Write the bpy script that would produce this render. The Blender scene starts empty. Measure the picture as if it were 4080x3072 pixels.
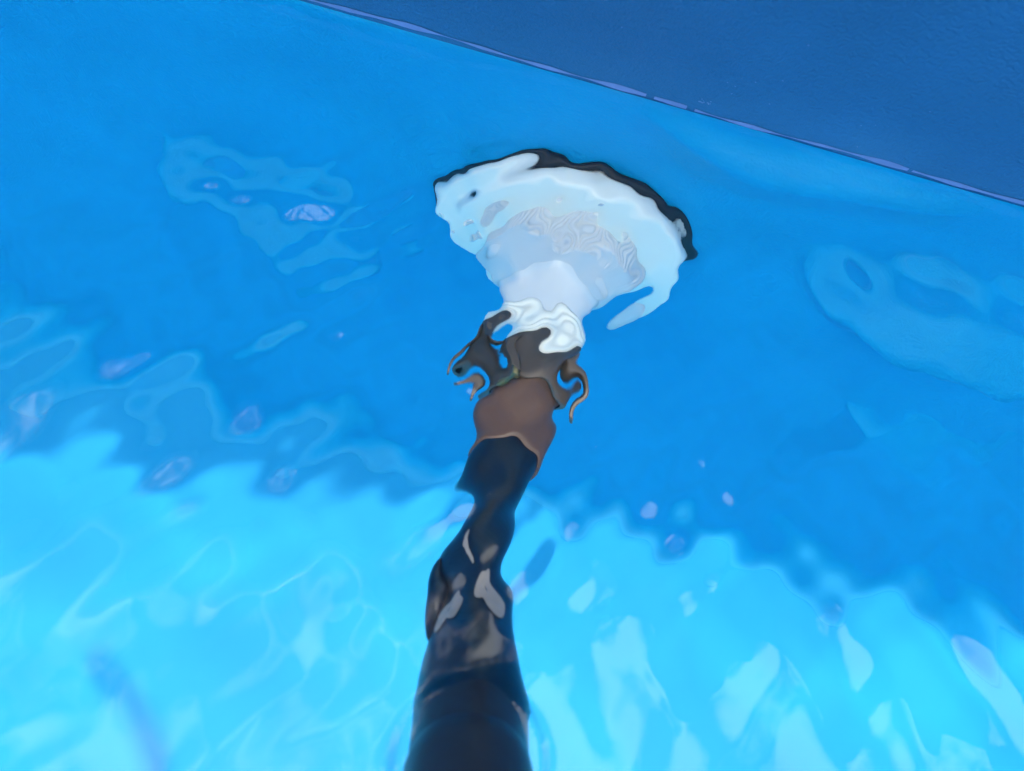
import bpy, bmesh, math, random
import numpy as np
from mathutils import Vector, Matrix, Quaternion

random.seed(7)
rng = np.random.default_rng(11)
scene = bpy.context.scene
COL = scene.collection
R = math.radians

# ------------------------------------------------------------------ camera
PITCH, ROLL = R(60), R(16)
CAM_D, CAM_H = 0.299, 0.22
fwd = Vector((0, math.cos(PITCH), -math.sin(PITCH)))
right = Vector((1, 0, 0))
up = right.cross(fwd)
right2 = right * math.cos(ROLL) + up * math.sin(ROLL)
up2 = -right * math.sin(ROLL) + up * math.cos(ROLL)
cam_data = bpy.data.cameras.new('camera')
cam_data.lens = 25.0
cam_data.sensor_width = 36.0
cam_data.clip_start = 0.01
cam_data.clip_end = 2000
cam_data.dof.use_dof = True
cam_data.dof.focus_distance = 0.35
cam_data.dof.aperture_fstop = 10.0
cam = bpy.data.objects.new('camera', cam_data)
COL.objects.link(cam)
m = Matrix((right2, up2, -fwd)).transposed().to_4x4()
m.translation = Vector((0, -CAM_D, CAM_H))
cam.matrix_world = m
scene.camera = cam

# ------------------------------------------------------------------ light
SUN_EL, SUN_AZ = R(80), R(-104)          # nearly overhead, in front of the wall
to_sun = Vector((math.cos(SUN_EL) * math.cos(SUN_AZ), math.cos(SUN_EL) * math.sin(SUN_AZ), math.sin(SUN_EL)))
world = bpy.data.worlds.new('World')
scene.world = world
world.use_nodes = True
wn, wl = world.node_tree.nodes, world.node_tree.links
wn.clear()
sky = wn.new('ShaderNodeTexSky')
sky.sky_type = 'NISHITA'
sky.sun_disc = False
sky.sun_elevation = SUN_EL
sky.sun_rotation = math.pi / 2 - SUN_AZ
# broken white clouds over the blue
geo = wn.new('ShaderNodeTexCoord')
cn = wn.new('ShaderNodeTexNoise')
cn.inputs['Scale'].default_value = 2.6
cn.inputs['Detail'].default_value = 7
cn.inputs['Roughness'].default_value = 0.55
cr = wn.new('ShaderNodeMapRange')
cr.interpolation_type = 'SMOOTHSTEP'
cr.inputs['From Min'].default_value = 0.42
cr.inputs['From Max'].default_value = 0.56
wl.new(geo.outputs['Generated'], cn.inputs['Vector'])
wl.new(cn.outputs['Fac'], cr.inputs['Value'])
cm = wn.new('ShaderNodeMixRGB')
cm.inputs['Color2'].default_value = (56, 54, 51, 1)
wl.new(cr.outputs['Result'], cm.inputs['Fac'])
wl.new(sky.outputs['Color'], cm.inputs['Color1'])
bg = wn.new('ShaderNodeBackground')
bg.inputs['Strength'].default_value = 0.05
wo = wn.new('ShaderNodeOutputWorld')
wl.new(cm.outputs['Color'], bg.inputs['Color'])
wl.new(bg.outputs['Background'], wo.inputs['Surface'])

sun_data = bpy.data.lights.new('sun', 'SUN')
sun_data.energy = 2.2
sun_data.angle = R(2.2)
sun_data.color = (1.0, 0.95, 0.88)
sun = bpy.data.objects.new('sun', sun_data)
sun.rotation_mode = 'QUATERNION'
sun.rotation_quaternion = to_sun.to_track_quat('Z', 'Y')
sun.location = (2, 0, 4)
COL.objects.link(sun)
sun_data.cycles.is_caustics_light = True

scene.view_settings.view_transform = 'Standard'
scene.view_settings.look = 'None'
scene.view_settings.gamma = 1
scene.view_settings.use_curve_mapping = False
scene.view_settings.exposure = 0.97
scene.cycles.max_bounces = 14
scene.cycles.transmission_bounces = 12
scene.cycles.diffuse_bounces = 6
scene.cycles.caustics_refractive = True
scene.cycles.caustics_reflective = True
scene.cycles.sample_clamp_indirect = 6.0


# ------------------------------------------------------------------ helpers
def link(o, parent=None):
    COL.objects.link(o)
    if parent is not None:
        o.parent = parent
    return o


def obj_from(name, verts, faces, mat, parent=None, smooth=True):
    me = bpy.data.meshes.new(name)
    me.from_pydata(verts, [], faces)
    me.validate()
    me.polygons.foreach_set('use_smooth', [smooth] * len(me.polygons))
    me.materials.append(mat)
    me.update()
    return link(bpy.data.objects.new(name, me), parent)


def tag(o, label=None, cat=None, kind=None, group=None):
    if label: o['label'] = label
    if cat: o['category'] = cat
    if kind: o['kind'] = kind
    if group: o['group'] = group
    return o


def empty(name, loc=(0, 0, 0)):
    o = bpy.data.objects.new(name, None)
    o.location = loc
    o.empty_display_size = 0.02
    return link(o)


def lathe(name, prof, mat, parent=None, segs=96, mod=None):
    """profile of (distance out from the wall, radius) turned about the -y axis"""
    v, f = [], []
    for i, (a, r) in enumerate(prof):
        for k in range(segs):
            t = 2 * math.pi * k / segs
            rr = r * (mod(i, t) if mod else 1.0)
            v.append((rr * math.cos(t), -a, rr * math.sin(t)))
    n = len(prof)
    for i in range(n - 1):
        for k in range(segs):
            k2 = (k + 1) % segs
            f.append((i * segs + k, i * segs + k2, (i + 1) * segs + k2, (i + 1) * segs + k))
    return obj_from(name, v, f, mat, parent)


def sweep(name, path, radii, mat, parent=None, segs=48, caps=True):
    """tube along a smooth path"""
    P = [Vector(p) for p in path]
    v, f = [], []
    ref = Vector((1, 0, 0))
    for i, p in enumerate(P):
        t = (P[min(i + 1, len(P) - 1)] - P[max(i - 1, 0)]).normalized()
        a = (ref - t * ref.dot(t)).normalized()
        b = t.cross(a)
        for k in range(segs):
            th = 2 * math.pi * k / segs
            v.append(p + (a * math.cos(th) + b * math.sin(th)) * radii[i])
    for i in range(len(P) - 1):
        for k in range(segs):
            k2 = (k + 1) % segs
            f.append((i * segs + k, i * segs + k2, (i + 1) * segs + k2, (i + 1) * segs + k))
    if caps:
        f.append(tuple(range(segs))[::-1])
        f.append(tuple(range((len(P) - 1) * segs, len(P) * segs)))
    return obj_from(name, v, f, mat, parent)


def spline(pts, per=14):
    """Catmull-Rom through pts"""
    pts = [np.array(p, float) for p in pts]
    pts = [2 * pts[0] - pts[1]] + pts + [2 * pts[-1] - pts[-2]]
    out = []
    for i in range(1, len(pts) - 2):
        p0, p1, p2, p3 = pts[i - 1:i + 3]
        for k in range(per):
            t = k / per
            out.append(.5 * (2 * p1 + (p2 - p0) * t + (2 * p0 - 5 * p1 + 4 * p2 - p3) * t * t + (3 * p1 - p0 - 3 * p2 + p3) * t ** 3))
    out.append(pts[-2])
    return out


def box_verts(lo, hi):
    x0, y0, z0 = lo; x1, y1, z1 = hi
    v = [(x0, y0, z0), (x1, y0, z0), (x1, y1, z0), (x0, y1, z0), (x0, y0, z1), (x1, y0, z1), (x1, y1, z1), (x0, y1, z1)]
    f = [(0, 3, 2, 1), (4, 5, 6, 7), (0, 1, 5, 4), (1, 2, 6, 5), (2, 3, 7, 6), (3, 0, 4, 7)]
    return v, f


def bevel(o, w, seg=2):
    b = o.modifiers.new('bevel', 'BEVEL')
    b.width = w; b.segments = seg; b.limit_method = 'ANGLE'


def material(name, color, rough=.5, spec=.5, metal=0., var=.0, vscale=20., bump=0., bscale=400., bdist=.0005, coat=0.):
    mt = bpy.data.materials.new(name)
    mt.use_nodes = True
    n, l = mt.node_tree.nodes, mt.node_tree.links
    p = n['Principled BSDF']
    p.inputs['Roughness'].default_value = rough
    p.inputs['Specular IOR Level'].default_value = spec
    p.inputs['Metallic'].default_value = metal
    p.inputs['Coat Weight'].default_value = coat
    tc = n.new('ShaderNodeTexCoord')
    if var:
        ns = n.new('ShaderNodeTexNoise')
        ns.inputs['Scale'].default_value = vscale
        ns.inputs['Detail'].default_value = 6
        l.new(tc.outputs['Object'], ns.inputs['Vector'])
        mx = n.new('ShaderNodeMixRGB')
        mx.inputs['Color1'].default_value = (*[c * (1 - var) for c in color], 1)
        mx.inputs['Color2'].default_value = (*[min(1, c * (1 + var)) for c in color], 1)
        l.new(ns.outputs['Fac'], mx.inputs['Fac'])
        l.new(mx.outputs['Color'], p.inputs['Base Color'])
    else:
        p.inputs['Base Color'].default_value = (*color, 1)
    if bump:
        nb = n.new('ShaderNodeTexNoise')
        nb.inputs['Scale'].default_value = bscale
        nb.inputs['Detail'].default_value = 3
        l.new(tc.outputs['Object'], nb.inputs['Vector'])
        bp = n.new('ShaderNodeBump')
        bp.inputs['Strength'].default_value = bump
        bp.inputs['Distance'].default_value = bdist
        l.new(nb.outputs['Fac'], bp.inputs['Height'])
        l.new(bp.outputs['Normal'], p.inputs['Normal'])
    return mt


M = {
    'wall': material('wall_vinyl', (.0004, .345, .615), rough=.6, spec=.3, var=.15, vscale=12, bump=.9, bscale=600, bdist=.0005),
    'dry_shade': material('dry_shade_vinyl', (.007, .086, .235), rough=.6, spec=.25, var=.22, vscale=14, bump=1., bscale=650, bdist=.0007),
    'floor': material('floor_vinyl', (.002, .335, .615), rough=.6, spec=.3, var=.12, vscale=6, bump=.2, bscale=250),
    'mark': material('glint_and_scuff', (.075, .16, .40), rough=.5, var=.35, vscale=120),
    'print': material('beige_reflection', (.26, .225, .185), rough=.5, var=.3, vscale=90),  # water reflections painted onto the hose
    'rail': material('unseen_rail_tint', (.85, .70, .78), rough=.35),
    'white': material('white_plastic', (.95, .93, .78), rough=.32, spec=.5, var=.03, vscale=60),
    'nut': material('ribbed_plastic', (.66, .68, .66), rough=.35, var=.04, vscale=60),
    'neck': material('grey_plastic', (.80, .81, .76), rough=.35, var=.04, vscale=60),
    'gasket': material('black_rubber', (.012, .013, .016), rough=.6),
    'brown': material('brown_rubber', (.088, .050, .033), rough=.5, var=.35, vscale=70, bump=.3, bscale=300),
    'clamp': material('clamp_steel', (.115, .088, .064), rough=.5, metal=.2, var=.3, vscale=120),
    'brass': material('brass', (.22, .18, .08), rough=.5, metal=.6, var=.2, vscale=150),
    'hose': material('black_hose', (.006, .010, .018), rough=.32, spec=.3, var=.4, vscale=40, bump=.25, bscale=160, bdist=.0006),
    'ground': material('paving', (.30, .28, .25), rough=.9, var=.2, vscale=3),
}
wm = bpy.data.materials.new('water')
wm.use_nodes = True
nn, ll = wm.node_tree.nodes, wm.node_tree.links
nn.clear()
g = nn.new('ShaderNodeBsdfGlass')
g.inputs['IOR'].default_value = 1.333
g.inputs['Roughness'].default_value = 0.0
g.inputs['Color'].default_value = (.985, .995, 1.0, 1)
wout = nn.new('ShaderNodeOutputMaterial')
ll.new(g.outputs['BSDF'], wout.inputs['Surface'])
# fine relief: the short ripples tilt the surface normal (turned over on the underside)
an = nn.new('ShaderNodeAttribute'); an.attribute_name = 'ripple_normal'
gn = nn.new('ShaderNodeNewGeometry')
ma = nn.new('ShaderNodeMath'); ma.operation = 'MULTIPLY_ADD'
ma.inputs[1].default_value = -2; ma.inputs[2].default_value = 1
ll.new(gn.outputs['Backfacing'], ma.inputs[0])
vs = nn.new('ShaderNodeVectorMath'); vs.operation = 'SCALE'
ll.new(an.outputs['Vector'], vs.inputs[0]); ll.new(ma.outputs[0], vs.inputs['Scale'])
ll.new(vs.outputs['Vector'], g.inputs['Normal'])

# ------------------------------------------------------------------ the pool
X0, X1, Y0, Y1 = -1.9, 1.9, -2.6, 0.0
DEPTH, RIM = 0.70, 0.30
ZB, ZT = -DEPTH, RIM
TH = 0.02

# ground all round
gv = [(-400, -400, ZB - .035), (400, -400, ZB - .035), (400, 400, ZB - .035), (-400, 400, ZB - .035)]
tag(obj_from('ground', gv, [(0, 1, 2, 3)], M['ground'], smooth=False), 'pale paving around the pool', kind='structure')


# inner wall of the liner: the foot curves into the floor, slacker to the left
def foot(x):
    return .02 * min(1, max(0, (-.05 - x) / .46)) ** 1.5 + .012 * min(1, max(0, (x - .05) / .5)) ** 1.4


# above the water the wall leans in, shaped to shade itself and the fitting
def lean(x):
    u = min(1, max(0, (-.04 - x) / .45))
    return .165 + .075 * u * u * (3 - 2 * u)      # leans more to the left, to set the shadow edge on the floor


# ledges added to the liner, shaped to catch light as bright patches
def lit_ledge(x, z):
    out = 0
    for xa, xb, za, zb, A, dn in ((.135, .36, -.098, -.125, .042, .035), (-.255, -.095, -.182, -.218, .036, .030), (.02, .20, -.010, -.006, .016, .035), (.225, .36, -.285, -.31, .034, .04)):
        u = (x - xa) / (xb - xa)
        if 0 < u < 1:
            zc = za + (zb - za) * u + .004 * math.sin(60 * x)
            a = A * math.sin(math.pi * u) ** .8
            t = zc - z
            if t > 0:
                out += a * (t / a if t < a else max(0, 1 - (t - a) / dn)) if a > 1e-5 else 0
    return out


def wall_face(name, mat, parent):
    xs = np.unique(np.round(np.concatenate([np.linspace(X0, X1, 160), np.arange(-.34, .40, .005)]), 5))
    zs = list(-np.arange(.006, .31, .006))
    v, f = [], []
    prof_n = 30 + len(zs)
    for x in xs:
        w = .03 + foot(x)
        col = [(x, Y1 - lean(x) * (k / 8) ** 1.1, ZT * k / 8) for k in range(8, 0, -1)] + [(x, Y1, 0.0)] + [(x, Y1 - lit_ledge(x, z), z) for z in zs] + [(x, Y1, -.4)]
        hgt = .03 + .30 * foot(x) / .1
        for k in range(prof_n - 10 - len(zs)):
            t = k / (prof_n - 11 - len(zs)) * math.pi / 2
            col.append((x, Y1 - w * (1 - math.cos(t)), ZB + hgt * (1 - math.sin(t))))
        col[-1] = (x, Y1 - w, ZB - .02)
        col = [(a, b - (.0016 * math.sin(19 * a + 7 * c) + .0012 * math.sin(43 * a - 21 * c + 2) + .0016) * min(1, abs(c) / .06), c) for a, b, c in col]
        v += col
    for i in range(len(xs) - 1):
        for k in range(prof_n - 1):
            a = i * prof_n + k
            f.append((a, a + 1, a + prof_n + 1, a + prof_n))
    return obj_from(name, v, f, mat, parent)


wall = empty('pool_wall', (0, 0, ZB))
tag(wall, 'blue textured vinyl pool wall rising dry above the waterline', 'wall')
wall_parts = []
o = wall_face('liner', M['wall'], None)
o.data.materials.append(M['dry_shade'])            # rough-textured dry part; its shade is put into a deeper blue
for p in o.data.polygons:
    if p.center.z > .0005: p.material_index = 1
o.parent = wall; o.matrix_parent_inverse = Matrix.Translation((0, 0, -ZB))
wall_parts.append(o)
for name, lo, hi in (('side_panel', (X0, Y1 + .002, ZB - .03), (X1, Y1 + TH, -.005)),
                     ('side_panel', (X0, Y0 - TH, ZB - .03), (X1, Y0, ZT)),
                     ('end_panel', (X0 - TH, Y0 - TH, ZB - .03), (X0 - .001, Y1 + TH, ZT)),
                     ('end_panel', (X1 + .001, Y0 - TH, ZB - .03), (X1 + TH, Y1 + TH, ZT))):
    v, f = box_verts(lo, hi)
    o = obj_from(name, v, f, M['wall'], None, smooth=False)
    o.parent = wall; o.matrix_parent_inverse = Matrix.Translation((0, 0, -ZB))
    wall_parts.append(o)
for pts in ([(x, Y1 - lean(x) + .005, ZT + .012) for x in np.linspace(X0 - .03, X1 + .03, 120)],
            [(X0 - .03, Y0 - .012, ZT + .012), (X1 + .03, Y0 - .012, ZT + .012)]):
    o = sweep('top_rail', pts, [.03] * len(pts), M['rail'], segs=24) if len(pts) > 2 else sweep('top_rail', [tuple(np.array(pts[0]) * (1 - t) + np.array(pts[1]) * t) for t in (0, .5, 1)], [.03] * 3, M['rail'], segs=24)  # rail follows the lean; unseen, bowed and tinted for its shadow and reflection
    o.parent = wall; o.matrix_parent_inverse = Matrix.Translation((0, 0, -ZB))
for xx in (X0 - .012, X1 + .012):
    v, f = box_verts((xx - .022, Y0 - .02, ZT + .002), (xx + .022, Y1 - .1, ZT + .030))
    o = obj_from('top_rail', v, f, M['rail'], None, smooth=False)
    bevel(o, .01, 3)
    o.parent = wall; o.matrix_parent_inverse = Matrix.Translation((0, 0, -ZB))

# pale broken strip painting in the meniscus glint where the water meets the wall
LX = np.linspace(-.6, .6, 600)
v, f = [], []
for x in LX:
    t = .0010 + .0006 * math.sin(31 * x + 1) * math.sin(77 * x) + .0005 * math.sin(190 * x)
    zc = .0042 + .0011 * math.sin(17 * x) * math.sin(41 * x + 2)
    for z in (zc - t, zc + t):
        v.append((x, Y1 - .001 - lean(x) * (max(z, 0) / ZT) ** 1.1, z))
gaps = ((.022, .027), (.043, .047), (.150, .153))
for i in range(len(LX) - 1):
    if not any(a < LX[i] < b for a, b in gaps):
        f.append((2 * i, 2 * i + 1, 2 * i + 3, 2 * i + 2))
o = obj_from('meniscus_glint', v, f, M['mark'])
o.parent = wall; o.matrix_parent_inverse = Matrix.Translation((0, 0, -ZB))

# floor: gently uneven, with faint creases
nx, ny = 200, 140
xs, ys = np.linspace(X0, X1, nx), np.linspace(Y0, Y1 + .001, ny)
XX, YY = np.meshgrid(xs, ys)
fz = .004 * np.sin(3.1 * XX + 1.7 * YY) + .003 * np.sin(7.3 * XX - 5.2 * YY + 1) + .002 * np.sin(15 * YY + 4 * XX)
fz = ZB - .0004 + (np.minimum(fz, .004) - .004) * np.clip((-.05 - YY) / .25, 0, 1)
v = np.stack([XX, YY, fz], -1).reshape(-1, 3).tolist()
f = [(j * nx + i, j * nx + i + 1, (j + 1) * nx + i + 1, (j + 1) * nx + i) for j in range(ny - 1) for i in range(nx - 1)]
floor = tag(obj_from('pool_floor', v, f, M['floor']), 'pale blue vinyl pool floor', kind='structure')

# ------------------------------------------------------------------ the water
HX, HY = .017, -.290            # where the hose comes out
FX, FZ = .0062, -.145            # axis of the fitting


def spaced(a, b, dense_a, dense_b, fine, coarse):
    out = list(np.arange(dense_a, dense_b, fine))
    x, s = dense_a, fine
    while x > a:
        s = min(s * 1.12, coarse); x -= s; out.append(max(x, a))
    x, s = out[0] if False else dense_b, fine
    while x < b:
        out.append(x); s = min(s * 1.12, coarse); x += s
    out.append(b)
    return np.unique(np.round(out, 6))


wx = spaced(X0 - .002, X1 + .002, -.40, .46, .0016, .04)
wy = list(spaced(Y0 - .002, -.06, -.45, -.06, .0016, .04)) + list(np.arange(-.058, -.012, .0018)) + list(np.arange(-.012, .0035, .0006))
wy = np.unique(np.round(wy, 6))
WX, WY = np.meshgrid(wx, wy)


def smooth(a, b, t):
    u = np.clip((t - a) / (b - a), 0, 1)
    return u * u * (3 - 2 * u)


def chop(X, Y, bands):
    # the short ripples mostly run along the wall, their crests pointing away from it
    h = np.zeros_like(X)
    for lam, slope, n, e in bands:
        c = np.zeros_like(X)
        for _ in range(n):
            th = rng.uniform(0, 2 * math.pi); k = 2 * math.pi / lam * rng.uniform(.75, 1.3)
            if lam < .06:
                th = R(rng.normal(34, 13)) * rng.choice((-1, 1))
            c += slope / k * np.cos(k * (X * math.cos(th) + Y * math.sin(th)) + rng.uniform(0, 6.28))
        h += e * c
    return h


def waves(X, Y):
    """height of the long waves, and of the short ripples on top of them"""
    near = np.exp(-(((X + .005) / .09) ** 2 + ((Y + .115) / .065) ** 2))
    left = np.exp(-(((X + .085) / .06) ** 2 + ((Y + .14) / .06) ** 2))
    calm = 1 - .8 * smooth(-.05, -.004, Y)
    h = chop(X, Y, ((.45, .010, 5, 1), (.20, .008, 6, 1), (.10, .003, 8, calm)))
    r = np.hypot(X - HX, Y - HY)
    # the water climbs where it wets the wall and the hose
    h += .0026 * np.exp(np.minimum(Y, 0) / .0022) * (.75 + .35 * np.sin(23 * X + 1) * np.sin(61 * X))
    h += .0012 * np.exp(-np.maximum(r - .020, 0) / .003)
    # ripples, livelier round the hose and the fitting and on its left
    mid = np.exp(-((Y + .205) / .06) ** 2) * (1 - .93 * np.exp(-((X + .01) / .06) ** 2))
    hz = np.exp(-((X - .010) / .05) ** 2 - ((Y + .235) / .06) ** 2)
    q = calm * chop(X, Y, ((.10, .010, 8, .6 + .5 * mid), (.05, .018, 10, .38 + 1.9 * mid + .1 * near + .1 * hz + .6 * left),
                           (.028, .030, 12, .14 + 1.35 * mid + .62 * near + .5 * hz + 1.8 * left), (.016, .034, 14, .10 + .5 * mid + 1.15 * near + 1.6 * left + .9 * hz),
                           (.011, .030, 12, .08 + 1.0 * near + .9 * left)))
    # two steep wavelets running out to the sides of the fitting
    for ax, ay, bx, by, w, amp in ((-.150, -.112, -.062, -.120, .009, .0055), (.110, -.080, .240, -.056, .013, .0062)):
        dx, dy = bx - ax, by - ay; L = math.hypot(dx, dy); dx /= L; dy /= L
        u = (X - ax) * dx + (Y - ay) * dy; vv = -(X - ax) * dy + (Y - ay) * dx
        vv = vv + .004 * np.sin(u * 95) + .002 * np.sin(u * 260 + 1)
        q += amp * np.exp(-(vv / w) ** 2) * smooth(-.01, .02, u) * (1 - smooth(L - .02, L + .01, u)) * (1 + .4 * np.sin(u * 150))
    # rings spreading from the hose
    q += .00025 * np.exp(-r / .09) * np.cos(2 * math.pi * r / .034) * smooth(.012, .03, r)
    return h, q


WZ, RIP = waves(WX, WY)
ny, nx = WX.shape
idx = np.arange(nx * ny).reshape(ny, nx)
quads = np.stack([idx[:-1, :-1], idx[:-1, 1:], idx[1:, 1:], idx[1:, :-1]], -1).reshape(-1, 4)
water = tag(obj_from('water', np.stack([WX, WY, WZ], -1).reshape(-1, 3).tolist(), quads.tolist(), wm), 'rippled clear water in the pool', kind='structure')
gy, gx = np.gradient(WZ + RIP, wy, wx)
nrm = np.stack([-gx, -gy, np.ones_like(gx)], -1).reshape(-1, 3)
nrm /= np.linalg.norm(nrm, axis=1)[:, None]
at = water.data.attributes.new('ripple_normal', 'FLOAT_VECTOR', 'POINT')
at.data.foreach_set('vector', nrm.astype(np.float32).ravel())

# ------------------------------------------------------------------ the fitting on the wall
fit = tag(empty('wall_fitting', (FX, 0, FZ)), 'round white flanged inlet fitting with ribbed ring on the submerged wall', 'pool fitting')
fit.scale = (1.10, 1.11, 1.10)
RF = .0645
gk = lathe('gasket', [(-.002, .02), (.0005, RF + .0012), (.003, RF + .0024), (.0052, RF + .0015), (.0054, .02)], M['gasket'], fit)
fl = lathe('flange', [(.0055, .02), (.0055, RF - .001), (.0070, RF), (.0155, RF), (.0178, RF - .0012), (.0188, RF - .004), (.0190, RF - .010),
                      (.0200, .052), (.0205, .043), (.0206, .02)], M['white'], fit)
NR = 64
nut = lathe('locking_ring', [(.0195, .0425), (.0240, .0425), (.0245, .0420), (.0350, .0405), (.0375, .0395), (.0385, .037), (.0395, .031), (.043, .027)],
            M['nut'], fit, segs=NR * 6,
            mod=lambda i, t: 1.0 - (.035 if 1 <= i <= 4 and (t * NR / (2 * math.pi)) % 1 < .30 else 0))
neck = lathe('neck', [(.041, .0275), (.047, .0245), (.050, .0222), (.0632, .0218)], M['neck'], fit)
thread = lathe('thread', [(.0632, .0212), (.0635, .0222), (.0645, .0230), (.0665, .0230), (.0675, .0216), (.0695, .0216), (.0705, .0228),
                          (.0725, .0228), (.0735, .0213), (.0755, .0213), (.0765, .0222), (.079, .0222), (.080, .0200), (.095, .0190)], M['white'], fit)
for k in range(3):
    t = R(75 + 110 * k)
    s = lathe('screw', [(.0175, .0030), (.0202, .0030), (.0206, .0026), (.0206, .0012), (.0199, .0010), (.0198, .0)], M['nut'], fit, segs=16)
    s.location = (.0555 * math.cos(t), 0, .0555 * math.sin(t))

# ------------------------------------------------------------------ the hose
hose = tag(empty('hose', (FX, -.10, FZ)), 'black hose with brown cuff rising from the fitting through the water surface', 'hose')
inv = Matrix.Translation((-FX, .10, -FZ))


def hp(o, parent=hose):
    o.parent = parent
    if parent is hose: o.matrix_parent_inverse = inv
    return o


path = spline([(FX, -.094, FZ), (FX, -.118, FZ + .001), (.0058, -.151, -.136), (.0050, -.184, -.113), (.0057, -.217, -.079), (.0105, -.252, -.046),
               (.0160, -.284, -.006), (.0205, -.322, .034), (.026, -.40, .105), (.020, -.54, .12), (-.03, -.64, .10),
               (-.09, -.60, .07), (-.16, -.52, .045), (-.20, -.452, .03), (-.25, -.405, .026), (-.307, -.362, .026)], 16)  # unseen loop and free end, added to cast a shadow streak on the floor
cum = [0]
for a, b in zip(path, path[1:]): cum.append(cum[-1] + float(np.linalg.norm(b - a)))
i_cuff = next(i for i, c in enumerate(cum) if c > .069)
i_top = next(i for i, p in enumerate(path) if p[2] > -.004)


def sstep(a, b, t):
    u = min(1, max(0, (t - a) / (b - a)))
    return u * u * (3 - 2 * u)


def tube_r(c):
    return .0160 - .0042 * sstep(.066, .12, c) + .0047 * sstep(.175, .222, c) - .0068 * sstep(.45, .60, c) - .0040 * sstep(cum[-1] - .13, cum[-1], c)


tube_p = path[i_cuff - 2:]
hp(sweep('tube', tube_p, [tube_r(c) for c in cum[i_cuff - 2:]], M['hose']))
cp = path[:i_cuff]
rad = [.0225 if c < .020 else .0205 - .0030 * (c - .020) / .049 for c in cum[:i_cuff]]
rad[-1] -= .0008; rad[0] -= .0006
hp(sweep('cuff', cp, rad, M['brown']))
# thicker sleeve pushed over the hose where it leaves the water
sl_p = path[i_top:i_top + 60]
sl_r = [.0174 - .0035 * max(0, 1 - k / 5) ** 2 for k in range(len(sl_p))]
hp(sweep('sleeve', sl_p, sl_r, M['hose']))
# spring clamp over the front of the cuff
clamp = hp(lathe('hose_clamp', [(.0815, .0205), (.0815, .0228), (.0822, .0234), (.088, .0230), (.094, .0236), (.1022, .0233), (.103, .0228), (.103, .0205)], M['clamp']))
clamp.matrix_parent_inverse = inv @ Matrix.Translation((FX, 0, FZ)) @ Matrix.Scale(1.11, 4)
for s in (-1, 1):
    pts = spline([(s * .0215, -.086, .006), (s * .0245, -.090, .008), (s * .0268, -.096, .008), (s * .0272, -.104, .006), (s * .0262, -.111, .004)], 6)
    v, f = [], []
    for p in pts:
        for dx, dz in ((-.0013, -.004), (.0013, -.004), (.0013, .004), (-.0013, .004)):
            v.append((p[0] + dx, p[1], p[2] + dz))
    for i in range(len(pts) - 1):
        for k in range(4):
            f.append((i * 4 + k, i * 4 + (k + 1) % 4, i * 4 + 4 + (k + 1) % 4, i * 4 + 4 + k))
    f += [(0, 3, 2, 1), tuple(range(len(v) - 4, len(v)))]
    ear = obj_from('ear', v, f, M['clamp'], clamp)
    bevel(ear, .0006)
v, f = box_verts((-.017, -.1015, .0185), (-.007, -.089, .0265))
hb = obj_from('screw_housing', v, f, M['clamp'], clamp, smooth=False)
bevel(hb, .0012)
sv, sf = [], []
for i, yy in enumerate((-.1015, -.1055, -.1065)):
    for k in range(14):
        t = 2 * math.pi * k / 14
        rr = (.0042, .0042, .0034)[i]
        sv.append((-.012 + rr * math.cos(t), yy, .0225 + rr * math.sin(t)))
for i in range(2):
    for k in range(14):
        sf.append((i * 14 + k, i * 14 + (k + 1) % 14, (i + 1) * 14 + (k + 1) % 14, (i + 1) * 14 + k))
sf.append(tuple(range(28, 42)))
obj_from('clamp_screw', sv, sf, M['brass'], clamp)


# dark clip on the left side of the hose, and beige patches painting in reflections off the water
def frame_at(c):
    i = next(k for k in range(len(cum)) if cum[k] >= c)
    u = (c - cum[i - 1]) / (cum[i] - cum[i - 1])
    p = Vector(path[i - 1] * (1 - u) + path[i] * u)
    t = Vector(path[i] - path[i - 1]).normalized()
    a = (Vector((1, 0, 0)) - t * t.x).normalized()
    b = t.cross(a)
    if b.z < 0: b = -b
    return p, a, b


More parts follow.
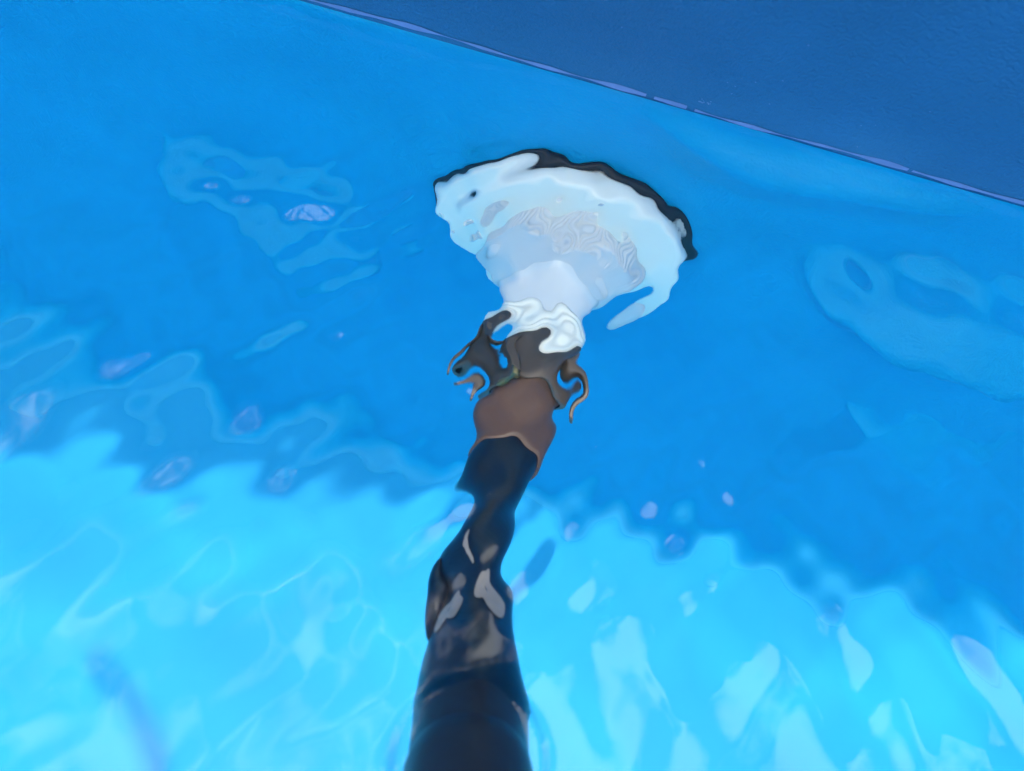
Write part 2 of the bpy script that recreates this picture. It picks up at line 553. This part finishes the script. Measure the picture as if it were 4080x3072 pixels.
clip_p, clip_r = [], []
for k in range(15):
    u = k / 14
    c = .158 + .048 * u
    p, a, b = frame_at(c)
    off = tube_r(c) + .0022 * math.sin(math.pi * u) ** .6 - .001
    clip_p.append(p - a * off + b * .002)
    clip_r.append(.0030 * (.25 + .75 * math.sin(math.pi * u) ** .7))
hp(sweep('clip', [tuple(p) for p in clip_p], clip_r, M['hose'], segs=20))


def reflection_patch(c0, th0, hc, hth, seed):
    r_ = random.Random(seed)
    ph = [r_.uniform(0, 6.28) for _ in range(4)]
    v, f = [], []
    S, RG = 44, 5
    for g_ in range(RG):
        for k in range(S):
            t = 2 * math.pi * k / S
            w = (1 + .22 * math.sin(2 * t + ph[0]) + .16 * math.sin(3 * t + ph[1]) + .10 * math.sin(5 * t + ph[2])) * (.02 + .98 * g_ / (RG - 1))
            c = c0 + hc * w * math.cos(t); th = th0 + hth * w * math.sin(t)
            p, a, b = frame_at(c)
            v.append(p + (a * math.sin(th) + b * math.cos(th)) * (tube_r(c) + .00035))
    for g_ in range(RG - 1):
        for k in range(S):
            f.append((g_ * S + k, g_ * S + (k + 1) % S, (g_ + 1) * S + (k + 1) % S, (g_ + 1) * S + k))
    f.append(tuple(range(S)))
    hp(obj_from('reflection_patch', v, f, M['print']))


reflection_patch(.186, .15, .015, .30, 2)
reflection_patch(.197, -.80, .013, .26, 5)
reflection_patch(.158, -.55, .007, .12, 8)

# small pale scuffs on the dry wall above the water
v, f = [], []
r_ = random.Random(3)
for k in range(26):
    cx, cz = (.0475, .0135) if k < 14 else (r_.uniform(0, .16), r_.uniform(.012, .07))
    cx += r_.gauss(0, .002); cz += abs(r_.gauss(0, .0014))
    b0 = len(v)
    for q in range(5):
        t = 2 * math.pi * q / 5
        rr = r_.uniform(.0002, .0005)
        z = cz + rr * math.sin(t)
        v.append((cx + rr * math.cos(t), Y1 - .0042 - lean(0) * (z / ZT) ** 1.1, z))
    f.append(tuple(range(b0, b0 + 5)))
o = obj_from('scuff', v, f, M['mark'])
o['kind'] = 'stuff'
o.parent = wall; o.matrix_parent_inverse = Matrix.Translation((0, 0, -ZB))

# ------------------------------------------------------------------ caustics through the real water surface
water.cycles.is_caustics_caster = True
for o in bpy.data.objects:
    if o.type == 'MESH' and o is not water and o.name != 'ground':
        o.cycles.is_caustics_receiver = True
